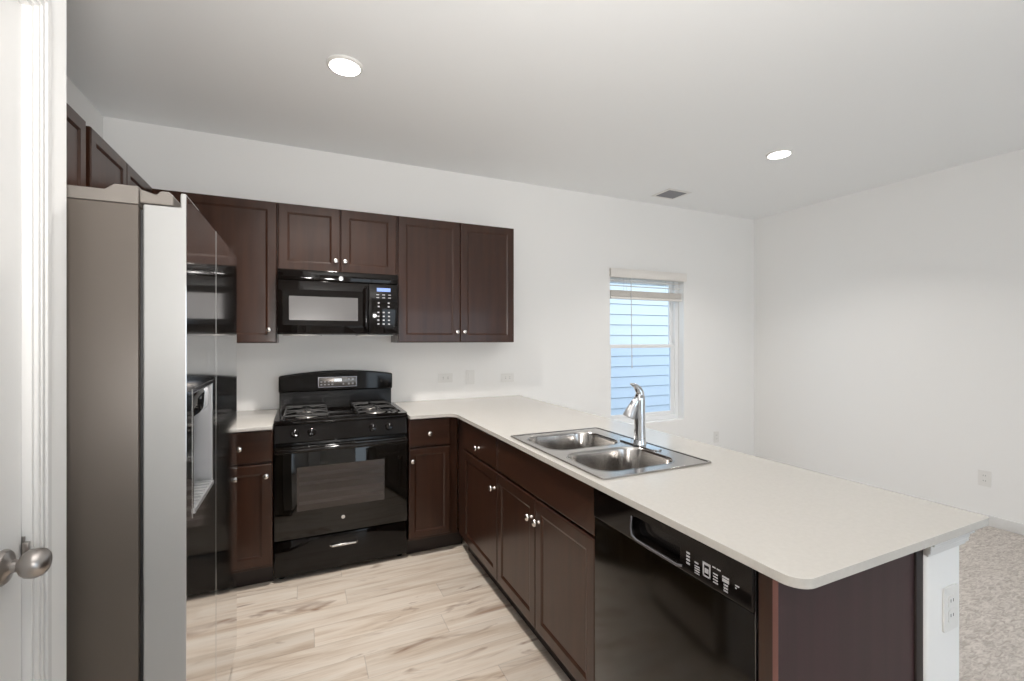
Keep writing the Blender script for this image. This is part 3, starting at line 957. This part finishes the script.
# backguard with arched top
b = MB()
y0g, y1g = ryb - 0.082, ryb
def arch(z_edge, z_mid, zlow, n=16):
    pts = [(0.002, zlow), (rw - 0.002, zlow)]
    for k in range(n + 1):
        t = k / n
        pts.append((rw - 0.002 - t * (rw - 0.004), z_edge + (z_mid - z_edge) * (1 - (2 * t - 1) ** 2)))
    return pts
b.prism([(0.006, 0.9), (rw - 0.006, 0.9), (rw - 0.006, 1.034), (0.006, 1.034)], [], y0g + 0.028, y1g - 0.001, 'XZ')
bk = b.build('backguard', M['black_satin'], K, bevel=0.003)
b = MB()
b.prism(arch(1.145, 1.176, 1.032), [], y0g, y1g, 'XZ')
bp = b.build('backguard_panel', M['black_gloss'], K, bevel=0.010)
# clock and oven control strip
b = MB(); b.box(0.250, 0.502, y0g - 0.003, y0g - 0.0002, 1.062, 1.128, 0.001); clk = b.build('clock_panel', M['clock'], bp)
b = MB()
b.prism(rect(0.247, 0.505, 1.059, 1.131), [rect(0.252, 0.500, 1.064, 1.126)], y0g - 0.0045, y0g - 0.0003, 'XZ')
b.build('clock_frame', M['dark_metal'], clk)
b = MB(); b.box(0.352, 0.402, y0g - 0.0040, y0g - 0.0031, 1.098, 1.118); b.build('clock_display', M['clock_digits'], clk)
def key(name, x0, x1, ya, yb, z0, z1, parent):
    b = MB(); b.box(x0, x1, ya, yb, z0, z1)
    return b.build(name, M['legend'], parent)
for xx in (0.268, 0.292, 0.316, 0.340):
    for zz in (1.078, 1.098):
        key('button', xx - 0.006, xx + 0.006, y0g - 0.0040, y0g - 0.0031, zz - 0.004, zz + 0.004, clk)
for xx in (0.450, 0.476):
    for zz in (1.080, 1.112):
        key('button', xx - 0.007, xx + 0.007, y0g - 0.0040, y0g - 0.0031, zz - 0.006, zz + 0.006, clk)
key('button', 0.408, 0.418, y0g - 0.0040, y0g - 0.0031, 1.074, 1.086, clk)

# ------------------------------------------------------------------ over-the-range microwave
MYF = 3.185
mx0, mx1 = XS + 0.006, XE - 0.012
mw = mx1 - mx0
Q = thing('microwave', 'black over-the-range microwave under the short wall cabinet', 'microwave', (mx0, MYF, 1.428))
mh = UM - 0.004 - 1.428
b = MB(); b.box(0.0, mw, 0.022, YW - 0.003 - MYF, 0.0, mh, 0.003); b.build('body', M['black_satin'], Q)
for fx0 in (0.03, mw - 0.26):
    b = MB(); b.box(fx0, fx0 + 0.23, 0.02, 0.20, -0.008, -0.0005, 0.002); b.build('grease_filter', M['burner'], Q)
b = MB(); b.box(0.001, mw - 0.001, 0.0, 0.021, mh - 0.068, mh - 0.001, 0.006); vs = b.build('vent_strip', M['black_gloss'], Q)
b = MB(); b.lathe([(0.0, 0.0), (0.014, 0.0), (0.014, 0.0015), (0.0105, 0.002), (0.0105, 0.0014), (0.0, 0.0014)], Matrix.Translation((0.373, -0.0002, mh - 0.046)) @ MX_FRONT, 24); b.build('round_badge', M['badge'], vs)
dxw = 0.545
b = MB(); b.box(0.001, dxw, -0.004, 0.021, 0.006, mh - 0.071, 0.006); dm = b.build('door', M['black_gloss'], Q)
b = MB(); b.prism(rrect(0.030, 0.508, 0.058, 0.285, 0.01), [], -0.0055, -0.0042, 'XZ'); b.build('window_surround', M['black_gloss'], dm)
b = MB(); b.prism(rrect(0.066, 0.478, 0.090, 0.242, 0.004), [], -0.0064, -0.0056, 'XZ'); b.build('door_window', M['micro_window'], dm)
b = MB(); b.tube([(0.527, -0.004, 0.04), (0.527, -0.026, 0.055), (0.527, -0.030, 0.12), (0.527, -0.030, 0.24), (0.527, -0.026, 0.30), (0.527, -0.004, 0.315)], 0.009, 12); b.build('door_handle', M['black_gloss'], dm)
b = MB(); b.box(dxw + 0.003, mw - 0.001, -0.004, 0.021, 0.006, mh - 0.071, 0.005); cm = b.build('control_panel', M['black_gloss'], Q)
b = MB(); b.box(0.600, 0.690, -0.0052, -0.0041, 0.292, 0.316); b.build('display', M['display'], cm)
for zz in (0.270, 0.250):
    for xx in (0.606, 0.645, 0.684):
        key('key', xx - 0.009, xx + 0.009, -0.0048, -0.0041, zz - 0.0025, zz + 0.0025, cm)
for zz in (0.215, 0.190):
    for xx in (0.612, 0.678):
        key('key', xx - 0.006, xx + 0.006, -0.0048, -0.0041, zz - 0.0045, zz + 0.0045, cm)
for r_ in range(4):
    zz = 0.150 - r_ * 0.026
    for xx in (0.610, 0.645, 0.680):
        key('key', xx - 0.0065, xx + 0.0065, -0.0048, -0.0041, zz - 0.0045, zz + 0.0045, cm)

# ------------------------------------------------------------------ dishwasher, front toward the kitchen
D = peninsula('dishwasher', 'black built-in dishwasher under the near half of the peninsula counter', 'dishwasher', 1.3215)
dw = 1.3215 - 0.7005
b = MB(); b.box(0.004, dw - 0.004, 0.012, PD, 0.10, 0.885); b.build('tub', M['black_satin'], D)
b = MB(); b.box(0.001, dw - 0.001, -0.024, 0.011, 0.125, 0.780, 0.005); b.build('door', M['dw_door'], D)
PZ0, PZ1 = 0.782, 0.884
b = MB()
b.prism(rect(0.001, dw - 0.001, PZ0, PZ1), [rrect(0.205, 0.400, PZ0 + 0.014, PZ0 + 0.076, 0.024)], -0.028, 0.011, 'XZ')
pn = b.build('control_panel', M['black_gloss'], D, bevel=0.004)
b = MB(); b.box(dw - 0.0008, dw + 0.0006, -0.0225, 0.010, 0.126, PZ1 - 0.002); b.build('edge_highlight_strip', M['dark_metal'], D)  # added strip whose paler metal stands for the door edge's highlight
b = MB(); b.box(0.2055, 0.3995, 0.0, 0.010, PZ0 + 0.015, PZ0 + 0.075); b.build('pocket_back', M['black_satin'], pn)
b = MB()
b.tube([(0.205, -0.029, PZ0 + 0.074), (0.207, -0.034, PZ0 + 0.040), (0.216, -0.036, PZ0 + 0.020), (0.236, -0.037, PZ0 + 0.013), (0.30, -0.037, PZ0 + 0.012), (0.40, -0.036, PZ0 + 0.012), (0.412, -0.030, PZ0 + 0.014)], 0.0042, 10)
b.build('handle_lip', M['dark_metal'], pn)  # pocket lip, its bright specular line put into the metal colour
y_ = -0.0286
def mark(x0, x1, z0, z1):
    b.box(x0, x1, y_, y_ + 0.0005, PZ0 + z0, PZ0 + z1)
b = MB()
for k in range(4):
    mark(0.424, 0.436, 0.026 + k * 0.009, 0.031 + k * 0.009)
b.build('lettering', M['legend'], pn)
b = MB()
mark(0.452, 0.464, 0.040, 0.044)
for k in range(4):
    mark(0.452, 0.468, 0.014 + k * 0.006, 0.017 + k * 0.006)
b.build('lettering', M['legend'], pn)
b = MB()
mark(0.478, 0.502, 0.050, 0.056); mark(0.478, 0.482, 0.020, 0.050); mark(0.498, 0.502, 0.020, 0.050); mark(0.478, 0.502, 0.020, 0.024); mark(0.484, 0.496, 0.030, 0.042)
b.build('lettering', M['legend'], pn)
b = MB(); mark(0.508, 0.517, 0.054, 0.057); mark(0.521, 0.532, 0.054, 0.057)
for k in range(4):
    mark(0.510, 0.524, 0.018 + k * 0.007, 0.021 + k * 0.007)
b.build('lettering', M['legend'], pn)
b = MB()
mark(0.537, 0.556, 0.044, 0.048); mark(0.537, 0.556, 0.034, 0.042)
for k in range(3):
    mark(0.541, 0.553, 0.012 + k * 0.007, 0.016 + k * 0.007)
b.build('lettering', M['legend'], pn)
b = MB(); mark(0.573, 0.584, 0.040, 0.043); mark(0.573, 0.577, 0.034, 0.037)
b.build('lettering', M['legend'], pn)
b = MB(); b.box(0.001, dw - 0.001, 0.055, 0.065, 0.002, 0.099); b.build('toe_panel', M['black_satin'], D)

# ------------------------------------------------------------------ outlets and switch
def outlet(label, loc, rz, horizontal=False, kind='outlet', cat='outlet', m='plastic'):
    """plate in local XZ, facing local -Y"""
    t = thing('wall_' + kind if kind == 'switch' else 'outlet', label, cat, loc, rz)
    w, h = (0.118, 0.073) if horizontal else (0.073, 0.118)
    b = MB(); b.prism(rrect(-w / 2, w / 2, -h / 2, h / 2, 0.006), [], -0.005, -0.0004, 'XZ'); b.build('cover_plate', M[m], t, bevel=0.0015)
    def add(cx_, cz_):
        b = MB(); b.prism(rrect(cx_ - 0.017, cx_ + 0.017, cz_ - 0.017, cz_ + 0.017, 0.008), [], -0.0065, -0.0051, 'XZ')
        s = b.build('socket', M[m], t)
        b = MB()
        for dx in (-0.0065, 0.0065):
            if horizontal:
                b.box(cx_ - 0.004, cx_ + 0.004, -0.0070, -0.0066, cz_ + dx - 0.0012, cz_ + dx + 0.0012)
            else:
                b.box(cx_ + dx - 0.0012, cx_ + dx + 0.0012, -0.0070, -0.0066, cz_ - 0.002, cz_ + 0.006)
        b.build('slots', M['slot'], s)
    if kind == 'switch':
        b = MB(); b.prism(rrect(-0.016, 0.016, -0.033, 0.033, 0.003), [], -0.0075, -0.0051, 'XZ'); b.build('rocker', M[m], t)
    else:
        for s_ in (-0.0195, 0.0195):
            add(s_, 0) if horizontal else add(0, s_)
    return t
outlet('white horizontal outlet low on the wall just right of the range', (1.04, YW, 1.085), 0, True)
outlet('white single rocker switch on the backsplash wall between the two outlets', (1.25, YW, 1.085), 0, False, 'switch', 'switch')
outlet('white horizontal outlet on the backsplash wall at the peninsula end', (1.585, YW, 1.068), 0, True)
outlet('white outlet low on the back wall right of the window', (4.055, YW, 0.340), 0)
outlet('white outlet low on the bare right wall', (XR, 1.627, 0.352), 90 + 180)
outlet('white outlet on the end of the half wall under the counter corner', (1.577, 0.622, 0.678), 0)

# ------------------------------------------------------------------ ceiling fittings
def can(cx_, cy_, label):
    t = thing('downlight', label, 'ceiling light', (cx_, cy_, CEIL), 0, 'recessed ceiling lights')
    b = MB()
    seg = 40
    prof = [(0.072, -0.0125), (0.075, -0.013), (0.086, -0.006), (0.087, -0.0008), (0.072, -0.0008)]
    loops = [[(r * math.cos(2 * math.pi * k / seg), r * math.sin(2 * math.pi * k / seg), z) for k in range(seg)] for r, z in prof]
    b.rings(loops, closed=True)
    b.build('trim_ring', M['plastic'], t)
    b = MB(); b.lathe([(0.0, -0.011), (0.0715, -0.011), (0.0715, -0.001), (0.0, -0.001)], Matrix.Identity(4), 40)
    b.build('diffuser', M['diffuser'], t)
    return t
can(*CANS[0], 'lit round ceiling downlight over the kitchen in front of the range')
can(*CANS[1], 'lit round ceiling downlight over the living area near the vent')

V = thing('ceiling_vent', 'small dark grey square air vent in the ceiling above the window', 'vent', (3.12, 3.238, CEIL))
b = MB(); b.prism(rect(-0.135, 0.135, -0.118, 0.118), [rect(-0.107, 0.107, -0.09, 0.09)], -0.007, -0.0004, 'XY'); b.build('frame', M['plastic'], V, bevel=0.002)
b = MB(); b.box(-0.106, 0.106, -0.089, 0.089, -0.0015, -0.0005); b.build('duct', M['vent_back'], V)
b = MB()
for k in range(11):
    yy = -0.082 + k * 0.0164
    mt = Matrix.Translation((0, yy, -0.0045)) @ Matrix.Rotation(math.radians(-28), 4, 'X')
    b.box(-0.1055, 0.1055, -0.0065, 0.0065, -0.0006, 0.0006, mtx=mt)
b.build('slats', M['vent'], V)

# patio door frame in the rear wall (behind the camera; daylight enters here)
PDR = struct(bpy.data.objects.new('door_2', None), 'white framed sliding patio door in the rear wall', 'door')
COL.objects.link(PDR)
b = MB()
b.prism(rect(1.102, 3.698, 0.008, 2.058), [rect(1.17, 2.36, 0.08, 1.99), rect(2.44, 3.63, 0.08, 1.99)], YB - 0.045, YB - 0.01, 'XZ')
b.build('door_frame', M['vinyl'], PDR)
